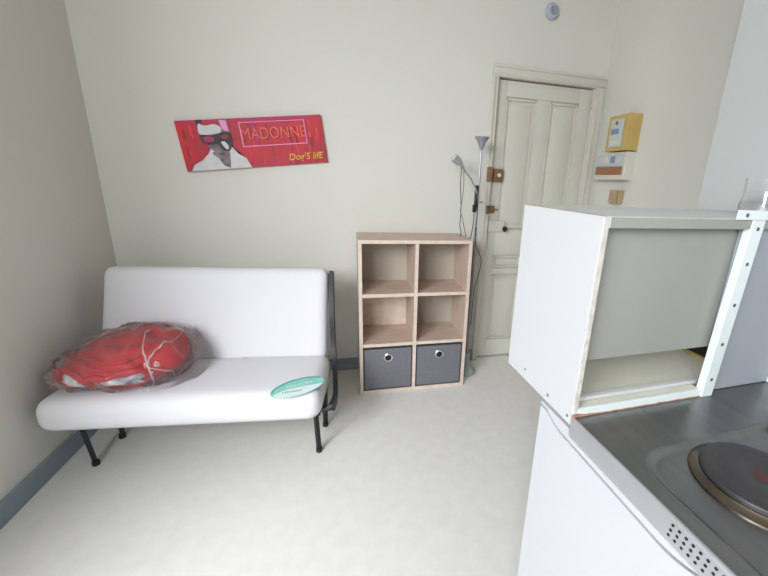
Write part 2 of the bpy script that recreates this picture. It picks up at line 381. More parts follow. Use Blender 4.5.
# neon sign border: a thin frame of four bars
def pbar(x0, z0, x1, z1, m): return patch('sign_border', [(x0, z0), (x1, z0), (x1, z1), (x0, z1)], m)
pbar(0.415, 0.085, 0.875, 0.10, M['cpink']); pbar(0.415, 0.56, 0.875, 0.58, M['cpink'])
pbar(0.415, 0.10, 0.422, 0.56, M['cpink']); pbar(0.868, 0.10, 0.875, 0.56, M['cpink'])
cx, cz = pp(0.645, 0.335)
text_mesh('sign_lettering', 'MADONNE', 0.084, M['corange'], t, lambda x, y, z: Vector((cx+x, -0.0285+z*0.5, cz+y)), sx=0.80)
cx2, cz2 = pp(0.845, 0.85)
M_g = M['cgold']
text_mesh('signature_lettering', "Dog'S lifE", 0.050, M_g, t, lambda x, y, z: Vector((cx2+x, -0.0285+z*0.5, cz2+y)), sx=0.98, shear=0.2, offset=0.0006)

# ------------------------------------------------------------------ bookcase 2 x 3
BX, BY, BW, BH, BD, TH = 0.0506, 2.0272, 0.6643, 0.9608, 0.30, 0.021
t = thing('cube_bookcase', 'light oak cube shelf unit, two by three compartments, standing against the back wall', 'bookcase', (BX, BY, 0), 0.004)
def oak(name, x0, x1, y0, y1, z0, z1, m):
    o = box(name, x0, x1, y0, y1, z0, z1, m, t, 0.0008, 1)
    o.data.materials.append(M['edge'])
    for p in o.data.polygons:
        if p.normal.y < -0.9: p.material_index = 1
    return o
oak('side_panel', 0, TH, 0, BD, 0, BH-TH, M['oakv']); oak('side_panel', BW-TH, BW, 0, BD, 0, BH-TH, M['oakv'])
oak('top_panel', 0, BW, 0, BD, BH-TH, BH, M['oakh']); oak('bottom_panel', TH, BW-TH, 0, BD, 0, TH, M['oakh'])
cz0 = (BW-TH)/2
oak('divider', cz0, cz0+TH, 0.001, BD, TH, BH-TH, M['oakv'])
hh = (BH-4*TH)/3
for k in (1, 2):
    z = k*(hh+TH)
    oak('shelf', TH, cz0, 0.0005, BD, z, z+TH, M['oakh']); oak('shelf', cz0+TH, BW-TH, 0.0005, BD, z, z+TH, M['oakh'])
oak('back_panel', TH, cz0, BD-0.008, BD-0.001, TH+hh+TH, 2*(hh+TH), M['oakh'])
for xa, xb, za in ((TH, cz0, 2*(hh+TH)+TH), (cz0+TH, BW-TH, 2*(hh+TH)+TH), (cz0+TH, BW-TH, hh+2*TH)):
    oak('back_panel', xa, xb, BD-0.006, BD-0.001, za, za+hh, M['backb']); C_ = COL.objects[-1]; C_.data.polygons.foreach_set('material_index', [0]*len(C_.data.polygons))
oak('back_panel', TH, cz0, BD-0.008, BD-0.001, TH, TH+hh, M['oakh']); oak('back_panel', cz0+TH, BW-TH, BD-0.008, BD-0.001, TH, TH+hh, M['oakh'])
def storage_box(x0, x1, label):
    s = thing('storage_box', label, 'storage box', (BX+x0, BY+0.008, TH), 0.004, 'fabric boxes in the bottom row of the bookcase')
    W = x1-x0; H = hh-0.012
    bm = bmesh.new()
    # open-topped box with slightly bowed front
    n = 14
    def front(i, j):
        u, v = i/n, j/n
        return (W*u, 0.003 - 0.005*math.sin(PI*u)*math.sin(PI*v), H*v)
    g = [[bm.verts.new(front(i, j)) for j in range(n+1)] for i in range(n+1)]
    for i in range(n):
        for j in range(n): bm.faces.new((g[i][j], g[i+1][j], g[i+1][j+1], g[i][j+1]))
    g2 = [[bm.verts.new((W*i/n, 0.007, H*j/n)) for j in (0, n)] for i in (0, n)]
    bm.faces.new((g2[0][0], g2[0][1], g2[1][1], g2[1][0]))
    addbox(bm, 0, 0.004, 0.006, BD-0.03, 0, H); addbox(bm, W-0.004, W, 0.006, BD-0.03, 0, H)
    addbox(bm, 0.004, W-0.004, BD-0.034, BD-0.03, 0, H); addbox(bm, 0.004, W-0.004, 0.007, BD-0.034, 0, 0.004)
    finish('fabric_body', bm, M['felt'], s, True)
    bm = bmesh.new()
    addbox(bm, 0.0, 0.004, -0.001, 0.006, 0, H, 0.001); addbox(bm, W-0.004, W, -0.001, 0.006, 0, H, 0.001)
    addbox(bm, 0, W, -0.001, 0.006, H-0.006, H, 0.001); addbox(bm, 0, W, -0.001, 0.006, 0, 0.004, 0.001)
    finish('hem', bm, M['feltd'], s)
    g_ = lathe('grommet', [(0.017, 0.0), (0.0285, 0.0), (0.0285, 0.004), (0.024, 0.007), (0.019, 0.006), (0.017, 0.0)], M['chrome'], s, 36, (W*0.5, -0.001, H*0.77), 'Y')
    lathe('finger_hole', [(0.0175, 0.0005), (0.0175, 0.003), (0, 0.003)], M['hole'], g_, 28, (W*0.5, -0.001, H*0.77), 'Y')
    return s
storage_box(TH+0.004, cz0-0.003, 'charcoal fabric box with silver ring in the lower left shelf compartment')
storage_box(cz0+TH+0.004, BW-TH-0.004, 'charcoal fabric box with silver ring in the lower right shelf compartment')

# ------------------------------------------------------------------ floor lamp
LX, LY = 0.783, 2.19
t = thing('floor_lamp', 'grey uplighter floor lamp with side reading arm, standing between bookcase and door', 'lamp', (LX, LY, 0))
lathe('base', [(0.0, 0.0), (0.064, 0.0), (0.067, 0.01), (0.064, 0.022), (0.05, 0.034), (0.036, 0.05), (0.027, 0.075), (0.022, 0.10), (0.021, 0.155), (0.0, 0.156)], M['lampb'], t, 36)
tube('pole', [(0, 0, 0.156), (0, 0, 1.02)], 0.009, M['lampg'], t, 14)
tube('upper_pole', [(0, 0, 1.02), (0, 0, 1.49)], 0.007, M['lamps'], t, 14)
lathe('uplighter_bowl', [(0.0, 1.475), (0.010, 1.478), (0.013, 1.495), (0.022, 1.515), (0.033, 1.535), (0.044, 1.549), (0.0435, 1.552), (0.031, 1.540), (0.018, 1.52), (0.0, 1.505)], M['lampg'], t, 36)
box('arm_clamp', -0.020, -0.002, -0.014, 0.014, 1.14, 1.275, M['black2'], t, 0.004)
tube('clamp_screw', [(0.01, -0.008, 1.175), (0.03, -0.012, 1.175)], 0.006, M['lampg'], t)
tube('gooseneck', spline([(-0.014, -0.02, 1.225), (-0.03, -0.022, 1.262), (-0.065, -0.022, 1.315), (-0.10, -0.022, 1.353), (-0.125, -0.022, 1.392)]), 0.0052, M['lampg'], t)
# reading head, a short cone aimed up and left
hd = Vector((-0.78, -0.1, 0.55)).normalized(); c0 = Vector((-0.122, -0.022, 1.388))
bm = bmesh.new()
addtube(bm, [c0 - hd*0.004, c0, c0+hd*0.012, c0+hd*0.022, c0+hd*0.066], [0.008, 0.012, 0.014, 0.022, 0.027], 20)
hdo = finish('reading_shade', bm, M['lamps'], t, True)
bm = bmesh.new(); addtube(bm, [c0+hd*0.066, c0+hd*0.0665], [0.023, 0.023], 20); finish('reading_diffuser', bm, M['shadein'], hdo, True)
lathe('shade_joint', [(0.0, -0.012), (0.009, -0.010), (0.009, 0.010), (0.0, 0.012)], M['lampg'], t, 16, (-0.118, -0.022, 1.375), 'Y')
# cords
def cord(pts, r=0.0022, m='cordg'): tube('power_cord', spline([(x-LX, y-LY, z) for x, y, z in pts], 6), r, M[m], t, 6)
cord([(0.659, 2.165, 1.378), (0.657, 2.16, 1.272), (0.667, 2.16, 1.166), (0.671, 2.165, 1.093), (0.672, 2.17, 1.03), (0.688, 2.19, 0.976), (0.700, 2.30, 0.92), (0.720, 2.348, 0.86), (0.76, 2.348, 0.5)], 0.0028, 'cord')
cord([(0.672, 2.165, 1.365), (0.677, 2.16, 1.273), (0.671, 2.16, 1.166), (0.668, 2.165, 1.12), (0.686, 2.168, 1.07), (0.705, 2.17, 1.0), (0.722, 2.19, 0.951), (0.74, 2.25, 0.86), (0.745, 2.3, 0.5)], 0.0028)
cord([(0.768, 2.165, 1.21), (0.754, 2.16, 1.165), (0.756, 2.165, 1.10), (0.756, 2.17, 1.03), (0.748, 2.18, 0.951), (0.738, 2.24, 0.9), (0.745, 2.29, 0.6)], 0.003, 'cord')
cord([(0.770, 2.165, 1.24), (0.776, 2.16, 1.13), (0.774, 2.165, 1.0), (0.788, 2.168, 0.90), (0.826, 2.17, 0.825), (0.826, 2.17, 0.76), (0.808, 2.17, 0.674), (0.795, 2.17, 0.60), (0.80, 2.20, 0.35)], 0.0028, 'cord')
box('cord_switch', 0.742-LX, 0.766-LX, -0.04, -0.022, 1.115, 1.16, M['black2'], t, 0.004)

# ------------------------------------------------------------------ sofa bed
SO, STH, SW = (-1.230, 1.560), -0.098, 1.100
ZB, ZT, SD, LEAN, SH = 0.240, 0.391, 0.345, 0.145, 0.812
sofa = thing('sofa_bed', 'low white folding sofa bed with black metal frame along the back wall', 'sofa', (SO[0], SO[1], 0), STH)
def soft_slab(name, x0, x1, y0, y1, z0, z1, r, parent, m, xf=None, puff=0.006, seed=0, nx=60, ny=26):
    """rounded cushion: superellipsoid-like shell from a subdivided rounded box"""
    bm = bmesh.new()
    addbox(bm, x0, x1, y0, y1, z0, z1)
    def cut(ax, vals):
        for v in vals:
            co = [0, 0, 0]; co[ax] = v; no = [0, 0, 0]; no[ax] = 1
            bmesh.ops.bisect_plane(bm, geom=list(bm.verts)+list(bm.edges)+list(bm.faces), plane_co=co, plane_no=no)
    rs = [r*(1-math.cos(PI/2*k/5)) for k in range(1, 6)]
    cut(0, [x0+v for v in rs] + [x1-v for v in rs] + [x0+r+(x1-x0-2*r)*k/14 for k in range(1, 14)])
    cut(1, [y0+v for v in rs] + [y1-v for v in rs] + [y0+r+(y1-y0-2*r)*k/6 for k in range(1, 6)])
    rz = min(r, (z1-z0)/2*0.98); rzs = [rz*(1-math.cos(PI/2*k/5)) for k in range(1, 6)]
    cut(2, [z0+v for v in rzs] + [z1-v for v in rzs])
    for v in bm.verts:
        c = Vector((min(max(v.co.x, x0+r), x1-r), min(max(v.co.y, y0+r), y1-r), min(max(v.co.z, z0+rz), z1-rz)))
        d = v.co-c
        e = Vector((d.x/r, d.y/r, d.z/rz))
        if e.length > 1e-6:
            mx = max(abs(e.x), abs(e.y), abs(e.z))
            e2 = e*(mx/e.length)
            v.co = c + Vector((e2.x*r, e2.y*r, e2.z*rz))
        u, w_ = (v.co.x-x0)/(x1-x0), (v.co.y-y0)/(y1-y0)
        nz = noise.noise(Vector((v.co.x*4+seed, v.co.y*5, v.co.z*3)))*puff*0.5
        if v.co.z > (z0+z1)/2: v.co.z += puff*math.sin(PI*min(max(u, 0), 1))*math.sin(PI*min(max(w_, 0), 1)) + nz
        if xf: v.co = xf(v.co)
    return finish(name, bm, m, parent, 'all')
soft_slab('seat_cushion', 0, SW, 0, SD+0.06, ZB, ZT, 0.06, sofa, M['matt'], puff=0.0)
# backrest leans backwards
blen = math.hypot(SH-ZT+0.03, LEAN); ba = math.atan2(LEAN, SH-ZT)
def back_xf(c):
    # slab drawn with y along its height and z as its thickness towards the sitter
    h_, th_ = c.y, c.z
    return Vector((c.x, SD + 0.005 + math.sin(ba)*h_ - math.cos(ba)*(th_-0.12), ZT - 0.030 + math.cos(ba)*(h_*(blen+0.020)/(blen-0.010)) + math.sin(ba)*(th_-0.12)))
soft_slab('back_cushion', 0.012, SW-0.022, 0.0, blen-0.010, 0, 0.12, 0.045, sofa, M['matt'], back_xf, 0.006, 3)
for uu in (0.18, 0.62):
    lathe('tuft_button', [(0.0, 0.004), (0.010, 0.002), (0.011, 0.0)], M['piping'], sofa, 14, (uu*SW, SD-0.012, ZT+0.007), 'Z')
# frames each side: bent bar following seat and back
def side_frame(u):
    pts = spline([(u-0.004, SD+LEAN+0.045, SH-0.015), (u+0.004, SD+LEAN*0.55+0.02, (SH+ZT)/2), (u+0.012, 0.395, 0.42), (u+0.025, 0.33, 0.335), (u+0.04, 0.22, 0.285), (u+0.047, 0.14, 0.272), (u+0.035, 0.09, 0.262), (u+0.0, 0.075, 0.255)], 8)
    bm = bmesh.new(); prev = None
    for i, p in enumerate(pts):
        tt = (pts[min(i+1, len(pts)-1)]-pts[max(i-1, 0)]).normalized(); nn = Vector((0, -tt.z, tt.y))
        ring = [bm.verts.new(p+Vector((dx, 0, 0))+nn*dn) for dx, dn in ((-0.014, -0.022), (0.008, -0.022), (0.008, 0.022), (-0.014, 0.022))]
        if prev:
            for k in range(4): bm.faces.new((prev[k], prev[(k+1) % 4], ring[(k+1) % 4], ring[k]))
        else: bm.faces.new(ring)
        prev = ring
    bm.faces.new(prev)
    return finish('side_frame', bm, M['black'], sofa, True)
side_frame(SW+0.0)
box('frame_bracket', SW-0.03, SW+0.045, 0.125, 0.15, ZB-0.022, ZB-0.002, M['black'], sofa, 0.002)
box('cross_rail', 0.02, SW-0.02, 0.10, 0.13, ZB-0.03, ZB-0.001, M['black'], sofa, 0.003)
box('cross_rail', 0.02, SW-0.02, 0.33, 0.36, ZB-0.03, ZB-0.001, M['black'], sofa, 0.003)
for pts in ([(0.070, 0.125, ZB-0.02), (0.100, 0.118, 0.004)], [(SW-0.045, 0.125, ZB-0.02), (SW-0.036, 0.118, 0.004)],
            [(0.075, 0.345, ZB-0.02), (0.095, 0.30, 0.004)], [(SW-0.035, 0.345, ZB-0.02), (SW-0.035, 0.31, 0.004)]):
    bm = bmesh.new(); addtube(bm, pts, 0.0125, 4); lg = finish('leg', bm, M['black'], sofa)
    bm = bmesh.new(); p = Vector(pts[1]); addtube(bm, [(p.x, p.y, 0.0), (p.x, p.y, 0.02)], 0.0145, 12); finish('foot_cap', bm, M['black2'], lg, True)
lathe('hinge_knob', [(0.0, 0.01), (0.018, 0.008), (0.02, 0.0), (0.0, 0.0)], M['black2'], sofa, 18, (SW-0.01, 0.16, ZB-0.04), 'X')
# printed oval label near the front right corner
lb = bpy.data.objects.new('printed_label', None)
def seatpt(x, y):  # world xy -> sofa local
    dx, dy = x-SO[0], y-SO[1]; c, s = math.cos(STH), math.sin(STH)
    return (c*dx + s*dy, -s*dx + c*dy)
lc = seatpt(-0.228, 1.524); LA = math.radians(33)
def ell(p, q_, r0=1.0): return (lc[0]+math.cos(LA)*p-math.sin(LA)*q_, lc[1]+math.sin(LA)*p+math.cos(LA)*q_)
def lab(name, poly, m, h, parent):
    return prism(name, [ell(*p) for p in poly], lambda a_, b_, dd: (a_, b_, dd), m, parent, ZT-0.001, ZT+h)
E_ = [(0.116*math.cos(2*PI*k/48), 0.068*math.sin(2*PI*k/48)) for k in range(48)]
lo = lab('printed_label', E_, M['teal'], 0.0006, sofa); lo['label'] = 'teal oval printed label'
lab('label_rim', [(0.116*math.cos(PI*k/24)*1.0, 0.068*math.sin(PI*k/24)) for k in range(2, 23)] + [(0.106*math.cos(PI*k/24), 0.056*math.sin(PI*k/24)) for k in range(22, 1, -1)], M['tealdark'], 0.0009, lo)
lab('label_pale_field', [(0.111*math.cos(a_), 0.065*math.sin(a_)) for a_ in [PI*1.03+PI*0.80*k/20 for k in range(21)]] + [(0.03, -0.012), (-0.02, 0.0), (-0.07, 0.006)], M['tealpale'], 0.0012, lo)
def lplace(px, py, rot, hz):
    def f(x, y, z):
        a_ = math.radians(rot); return Vector((*ell(px+math.cos(a_)*x-math.sin(a_)*y, py+math.sin(a_)*x+math.cos(a_)*y), ZT+hz+z*0.5))
    return f
text_mesh('label_lettering', 'CONFORT', 0.026, M['tealpale'], lo, lplace(0.01, 0.012, -8, 0.0014), sx=0.9)
text_mesh('label_lettering', 'CONFORT', 0.017, M['tealdark'], lo, lplace(-0.035, -0.024, -22, 0.0016), sx=1.0, offset=0.0003)

# ------------------------------------------------------------------ rolled duvet and its plastic bag
def blob(name, m, parent, film=False, seed=2.0, nu=150, nv=84):
    bm = bmesh.new(); rows = []
    def sp(v, e): return math.copysign(abs(v)**e, v)
    for j in range(nv+1):
        ph = -PI/2 + PI*j/nv; row = []
        for i in range(nu):
            th = 2*PI*i/nu
            x = sp(math.cos(ph), 0.8)*sp(math.cos(th), 0.85); y = sp(math.cos(ph), 0.8)*sp(math.sin(th), 0.85); z = sp(math.sin(ph), 0.8)
            X = x*0.235; Y = y*0.150
            top = 0.195 + 0.035*x + 0.030*y - 0.035*max(0, -x)**2
            Z = top/2 + top/2*z
            n1 = noise.noise(Vector((X*5+seed, Y*5, Z*5)))*0.012
            # long soft folds sweeping over the roll
            w_ = math.sin(34*(Y+0.45*X+0.5*Z)+5*noise.noise(Vector((X*4, Y*4, Z*4))))
            n1 += 0.0055*(abs(w_)**0.6-0.5)
            n1 += 0.006*noise.noise(Vector((X*16+seed, Y*22, Z*22)))
            # the tie pulls a waist into the right part of the roll
            n1 -= math.exp(-(((X-0.135-0.10*(Z-0.1))/0.020)**2))*0.014*(1 if z > -0.6 else 0)
            # the end face is hollowed between its folds
            c = Vector((0, 0, top/2)); r = Vector((X, Y, Z))-c; L = r.length or 1
            g_ = 0.0
            if film:
                front = max(0, -y)*max(0, 1-abs(z+0.3))
                k_ = noise.noise(Vector((X*13+9, Y*13, Z*13))); k2 = noise.noise(Vector((X*30+4, Y*30, Z*30)))
                g_ = 0.010 + 0.020*front + 0.014*(1-min(1, abs(k_)*3)) + 0.005*(1-min(1, abs(k2)*3)) + 0.020*max(0, -x)**2 + 0.022*max(0, x)**3*max(0, 0.6-z)
            v = c + r + r/L*(n1+g_); v.z = max(v.z, 0.0008 if film else 0.0025)
            row.append(bm.verts.new(v))
        rows.append(row)
    for j in range(nv):
        for i in range(nu):
            bm.faces.new((rows[j][i], rows[j][(i+1) % nu], rows[j+1][(i+1) % nu], rows[j+1][i]))
    bmesh.ops.remove_doubles(bm, verts=bm.verts, dist=1e-5)
    return finish(name, bm, m, parent, 'all')
DC = (-0.960, 1.735, ZT+0.001)
duv = thing('rolled_duvet', 'rolled red duvet with grey and white lining, packed inside the clear bag', 'duvet', DC, -0.02)
roll = blob('duvet_roll', M['red'], duv)
from mathutils.bvhtree import BVHTree
bvh = BVHTree.FromPolygons([v.co.copy() for v in roll.data.vertices], [tuple(p.vertices) for p in roll.data.polygons])
def hug(x, z, off):
    h_ = bvh.ray_cast(Vector((x, -0.6, z)), Vector((0, 1, 0)))[0]
    if h_ is None: h_ = bvh.find_nearest(Vector((x, -0.15, z)))[0]
    return Vector((h_.x, h_.y-off, h_.z))
# folded end facing the room: pale lining pockets rimmed by thick red folds
def pocket(cx_, cz_, w_, h_, tilt, sd):
    bm = bmesh.new(); n = 32; k = 12; c_, s_ = math.cos(tilt), math.sin(tilt); rows = []
    for j in range(k+1):
        rr = j/k; row = []
        for i in range(n):
            a_ = 2*PI*i/n; wob = 1+0.7*noise.noise(Vector((math.cos(a_)*1.3+sd, math.sin(a_)*1.5, 0)))
            px, pz = w_*wob*rr*math.cos(a_), h_*wob*rr*math.sin(a_)
            x, z = cx_+c_*px-s_*pz, cz_+s_*px+c_*pz
            row.append(bm.verts.new(hug(x, z, 0.004+0.010*(1-rr**2)+0.004*noise.noise(Vector((x*40, z*40, sd))))))
        rows.append(row)
    for j in range(k):
        for i in range(n): bm.faces.new((rows[j][i], rows[j][(i+1) % n], rows[j+1][(i+1) % n], rows[j+1][i]))
    bmesh.ops.remove_doubles(bm, verts=bm.verts, dist=1e-5)
    return finish('lining_fold', bm, M['lining'], duv, 'all')
pocket(-0.135, 0.052, 0.050, 0.034, -0.45, 1)
pocket(-0.085, 0.036, 0.030, 0.018, 0.0, 9)
pocket(0.000, 0.050, 0.040, 0.022, 0.35, 3)
pocket(0.062, 0.056, 0.075, 0.034, 0.05, 5)
def fold(pts, r):
    P = [(x, 0, z) for x, z in pts]; sp_ = [hug(p.x, p.z, r*0.55) for p in spline(P, 8)]
    rr = [r*(1+0.45*noise.noise(Vector(p)*22))*min(1, 0.35+min(i, len(sp_)-1-i)/6) for i, p in enumerate(sp_)]
    bm = bmesh.new(); addtube(bm, sp_, rr, 12, True); finish('duvet_hem', bm, M['red'], duv, 'all')
fold([(-0.215, 0.040), (-0.205, 0.080), (-0.16, 0.100), (-0.105, 0.090), (-0.075, 0.062), (-0.050, 0.030)], 0.012)
fold([(-0.215, 0.045), (-0.18, 0.018), (-0.11, 0.012), (-0.02, 0.014), (0.06, 0.012), (0.13, 0.020)], 0.012)
fold([(-0.10, 0.060), (-0.04, 0.080), (0.00, 0.072), (0.05, 0.092), (0.11, 0.098), (0.140, 0.070), (0.130, 0.030)], 0.011)
fold([(-0.035, 0.020), (-0.015, 0.040), (-0.03, 0.070)], 0.008)
fold([(-0.20, 0.112), (-0.12, 0.124), (-0.02, 0.108), (0.05, 0.122), (0.13, 0.116)], 0.010)
fold([(-0.16, 0.135), (-0.06, 0.140), (0.04, 0.135), (0.12, 0.150)], 0.008)

mb = bpy.data.materials.new('clear_plastic_film'); mb.use_nodes = True; nt = mb.node_tree
nt.nodes.remove(nt.nodes['Principled BSDF']); out = nt.nodes['Material Output']
tr = nt.nodes.new('ShaderNodeBsdfTransparent'); tr.inputs[0].default_value = (0.97, 0.97, 0.98, 1)
gl = nt.nodes.new('ShaderNodeBsdfGlossy'); gl.inputs['Roughness'].default_value = 0.09; gl.inputs[0].default_value = (1, 1, 1, 1)
df = nt.nodes.new('ShaderNodeBsdfDiffuse'); df.inputs[0].default_value = (0.95, 0.95, 0.96, 1)
tl = nt.nodes.new('ShaderNodeBsdfTranslucent'); tl.inputs[0].default_value = (0.95, 0.95, 0.96, 1)
ad = nt.nodes.new('ShaderNodeMixShader'); ad.inputs[0].default_value = 0.5
nt.links.new(df.outputs[0], ad.inputs[1]); nt.links.new(tl.outputs[0], ad.inputs[2])
tc = nt.nodes.new('ShaderNodeTexCoord'); nz = nt.nodes.new('ShaderNodeTexNoise'); nz.inputs['Scale'].default_value = 16; nz.inputs['Detail'].default_value = 5
nz.inputs['Distortion'].default_value = 1.2
bp = nt.nodes.new('ShaderNodeBump'); bp.inputs['Strength'].default_value = 0.45; bp.inputs['Distance'].default_value = 0.02
nt.links.new(tc.outputs['Object'], nz.inputs['Vector']); nt.links.new(nz.outputs['Fac'], bp.inputs['Height']); nt.links.new(bp.outputs[0], gl.inputs['Normal'])
m1 = nt.nodes.new('ShaderNodeMixShader'); m2 = nt.nodes.new('ShaderNodeMixShader')
lw = nt.nodes.new('ShaderNodeLayerWeight'); lw.inputs['Blend'].default_value = 0.30
fz = nt.nodes.new('ShaderNodeFresnel'); fz.inputs['IOR'].default_value = 1.33; nt.links.new(bp.outputs[0], fz.inputs['Normal'])
nt.links.new(bp.outputs[0], lw.inputs['Normal'])
mr = nt.nodes.new('ShaderNodeMapRange'); mr.inputs['To Min'].default_value = 0.05; mr.inputs['To Max'].default_value = 0.34
nt.links.new(lw.outputs['Facing'], mr.inputs['Value'])
nt.links.new(mr.outputs[0], m1.inputs[0]); nt.links.new(tr.outputs[0], m1.inputs[1]); nt.links.new(ad.outputs[0], m1.inputs[2])
nt.links.new(fz.outputs[0], m2.inputs[0]); nt.links.new(m1.outputs[0], m2.inputs[1]); nt.links.new(gl.outputs[0], m2.inputs[2])
nt.links.new(m2.outputs[0], out.inputs[0])
bag = thing('plastic_bag', 'clear crinkled plastic bag tied around the red duvet on the sofa seat', 'bag', DC, -0.02)
blob('bag_film', mb, bag, True)
# twisted neck and the fan of loose film running to the right
kn = Vector((0.150, -0.105, 0.098))
def fan(name, tips, sag):
    bm = bmesh.new(); rows = []; n = 14
    for ti, tp in enumerate(tips):
        tp = Vector(tp); row = []
        for k in range(n+1):
            s_ = k/n; p = kn.lerp(tp, s_)
            p.z += sag*math.sin(PI*s_) + 0.006*math.sin(ti*2.4)*s_
            p.y += 0.006*math.cos(ti*2.1)*s_
            row.append(bm.verts.new(p))
        rows.append(row)
    for a_, b_ in zip(rows, rows[1:]):
        for k in range(n): bm.faces.new((a_[k], b_[k], b_[k+1], a_[k+1]))
    bmesh.ops.remove_doubles(bm, verts=bm.verts, dist=1e-5)
    return finish(name, bm, mb, bag, 'all')
fan('loose_film', [(0.20, 0.16, 0.17), (0.235, 0.13, 0.14), (0.27, 0.10, 0.10), (0.285, 0.06, 0.055), (0.30, 0.0, 0.004), (0.285, -0.05, 0.003), (0.255, -0.09, 0.003), (0.22, -0.12, 0.003), (0.17, -0.15, 0.003), (0.12, -0.17, 0.003)], 0.01)
M['film'] = mat('gathered_film', (236, 228, 232), 0.25, rgb2=(214, 196, 200), vscale=40)
M['film'].node_tree.nodes['Principled BSDF'].inputs['Alpha'].default_value = 0.45
tube('bag_knot', [kn+Vector((-0.012, 0.01, -0.004)), kn, kn+Vector((0.014, -0.012, 0.004)), kn+Vector((0.026, -0.02, 0.014))], [0.006, 0.009, 0.007, 0.012], M['film'], bag, 12)
fb = [o for o in bag.children if o.name.startswith('bag_film')][0]
bv2 = BVHTree.FromPolygons([v.co.copy() for v in fb.data.vertices], [tuple(p.vertices) for p in fb.data.polygons])
def crease(pts, r):
    P = spline([(p[0], p[1], p[2]) for p in pts], 10); out = []
    for i, p in enumerate(P):
        q_ = bv2.find_nearest(p)[0]; out.append(q_ + (q_-Vector((0, 0, 0.08))).normalized()*0.001)
    tube('film_crease', out, [r*(0.25+0.75*(1-i/len(out)))*(1+0.4*noise.noise(p*40)) for i, p in enumerate(out)], M['film'], bag, 6)
crease([kn, (0.135, -0.11, 0.15), (0.115, -0.07, 0.20), (0.105, 0.0, 0.23)], 0.0045)
crease([kn, (0.165, -0.08, 0.14), (0.20, -0.02, 0.17), (0.215, 0.04, 0.18)], 0.004)
crease([kn, (0.155, -0.12, 0.05), (0.15, -0.13, 0.01)], 0.004)
crease([kn, (0.20, -0.08, 0.07), (0.235, -0.03, 0.05)], 0.003)

# ------------------------------------------------------------------ kitchenette
def kthing(name, label, cat, a, b, z): return thing(name, label, cat, K(a, b, z), KYAW)
# refrigerator
fr = kthing('refrigerator', 'white under-counter refrigerator below the steel worktop', 'refrigerator', 0, 0, 0)
FB0, FB1, FT = -0.505, 0.098, 0.872
box('fridge_body', 0.034, 0.58, FB0, FB1, 0.01, FT-0.001, M['fridge'], fr, 0.004)
def arc_z(b):
    if b > 0.02: u = min(1, (b-0.02)/0.058); return 0.8475 + 0.016*u*u
    if b < -0.19: u = min(1, (-0.19-b)/0.06); return 0.8435 + 0.014*u*u
    return 0.8475 - 0.004*(0.02-b)/0.21
bs = [FB1 - (FB1-FB0)*k/60 for k in range(61)]
fx = lambda p, q_, dd: (dd, p, q_)
prism('fridge_door', [(b_, arc_z(b_)-0.0025) for b_ in bs] + [(FB0, 0.05), (FB1, 0.05)], fx, M['fridge'], fr, 0.0, 0.030, False, 0.0)
prism('top_trim', [(b_, arc_z(b_)+0.0025) for b_ in bs] + [(FB0, FT), (FB1, FT)], fx, M['fridge'], fr, 0.0005, 0.033)
prism('door_gasket', [(b_, arc_z(b_)+0.004) for b_ in bs] + [(b_, arc_z(b_)-0.004) for b_ in bs[::-1]], fx, M['fgap'], fr, 0.006, 0.032)
for bb in (FB0+0.04, FB1-0.04):
    for aa in (0.07, 0.54): lathe('foot', [(0.0, 0), (0.015, 0), (0.015, 0.012), (0, 0.012)], M['black2'], fr, 14, (aa, bb, 0))
# worktop with pressed hob recess
wt = kthing('steel_worktop', 'stainless steel worktop with built-in hob and perforated front edge', 'worktop', 0, 0, 0)
R0, R1, Q0, Q1, RC = 0.026, 0.575, -0.47, -0.100, 0.060
def recess(a_, b_):
    cx_, cy_ = (R0+R1)/2, (Q0+Q1)/2; hx, hy = (R1-R0)/2-RC, (Q1-Q0)/2-RC
    qx, qy = abs(a_-cx_)-hx, abs(b_-cy_)-hy
    d = math.hypot(max(qx, 0), max(qy, 0)) + min(max(qx, qy), 0) - RC
    s_ = min(max(-d/0.012, 0), 1); s_ = s_*s_*(3-2*s_)
    lip = 0.0012*math.exp(-(d/0.004)**2)
    return 0.9 - 0.006*s_ + lip
bm = bmesh.new(); na, nb = 170, 190
B0, B1 = -0.52, -0.0
bl = [B0 + (-0.5-B0)*k/4 for k in range(4)] + [-0.5 + 0.5*k/150 for k in range(151)]
al = [0.61*k/na for k in range(na+1)]
g = [[bm.verts.new((a_, b_, recess(a_, b_))) for b_ in bl] for a_ in al]
for i in range(na):
    for j in range(len(bl)-1): bm.faces.new((g[i][j], g[i+1][j], g[i+1][j+1], g[i][j+1]))
addbox(bm, 0.022, 0.61, 0.0, 0.082, 0.876, 0.8995)
addbox(bm, 0.0, 0.61, B0, 0.0, 0.874, 0.8925)
me_o = finish('worktop_surface', bm, M['steel'], wt, True)
bm = bmesh.new()
prof = [(0.0015, 0.9002), (-0.0015, 0.8995), (-0.0035, 0.897), (-0.0045, 0.893), (-0.005, 0.864), (-0.003, 0.862), (0.0, 0.8735)]
r0 = [bm.verts.new((p[0], B0, p[1])) for p in prof]; r1 = [bm.verts.new((p[0], 0.0, p[1])) for p in prof]
for k in range(len(prof)): bm.faces.new((r0[k], r0[(k+1) % len(prof)], r1[(k+1) % len(prof)], r1[k]))
bm.faces.new(r0); bm.faces.new(r1)
lip = finish('front_lip', bm, M['steell'], wt, True)
bm = bmesh.new()
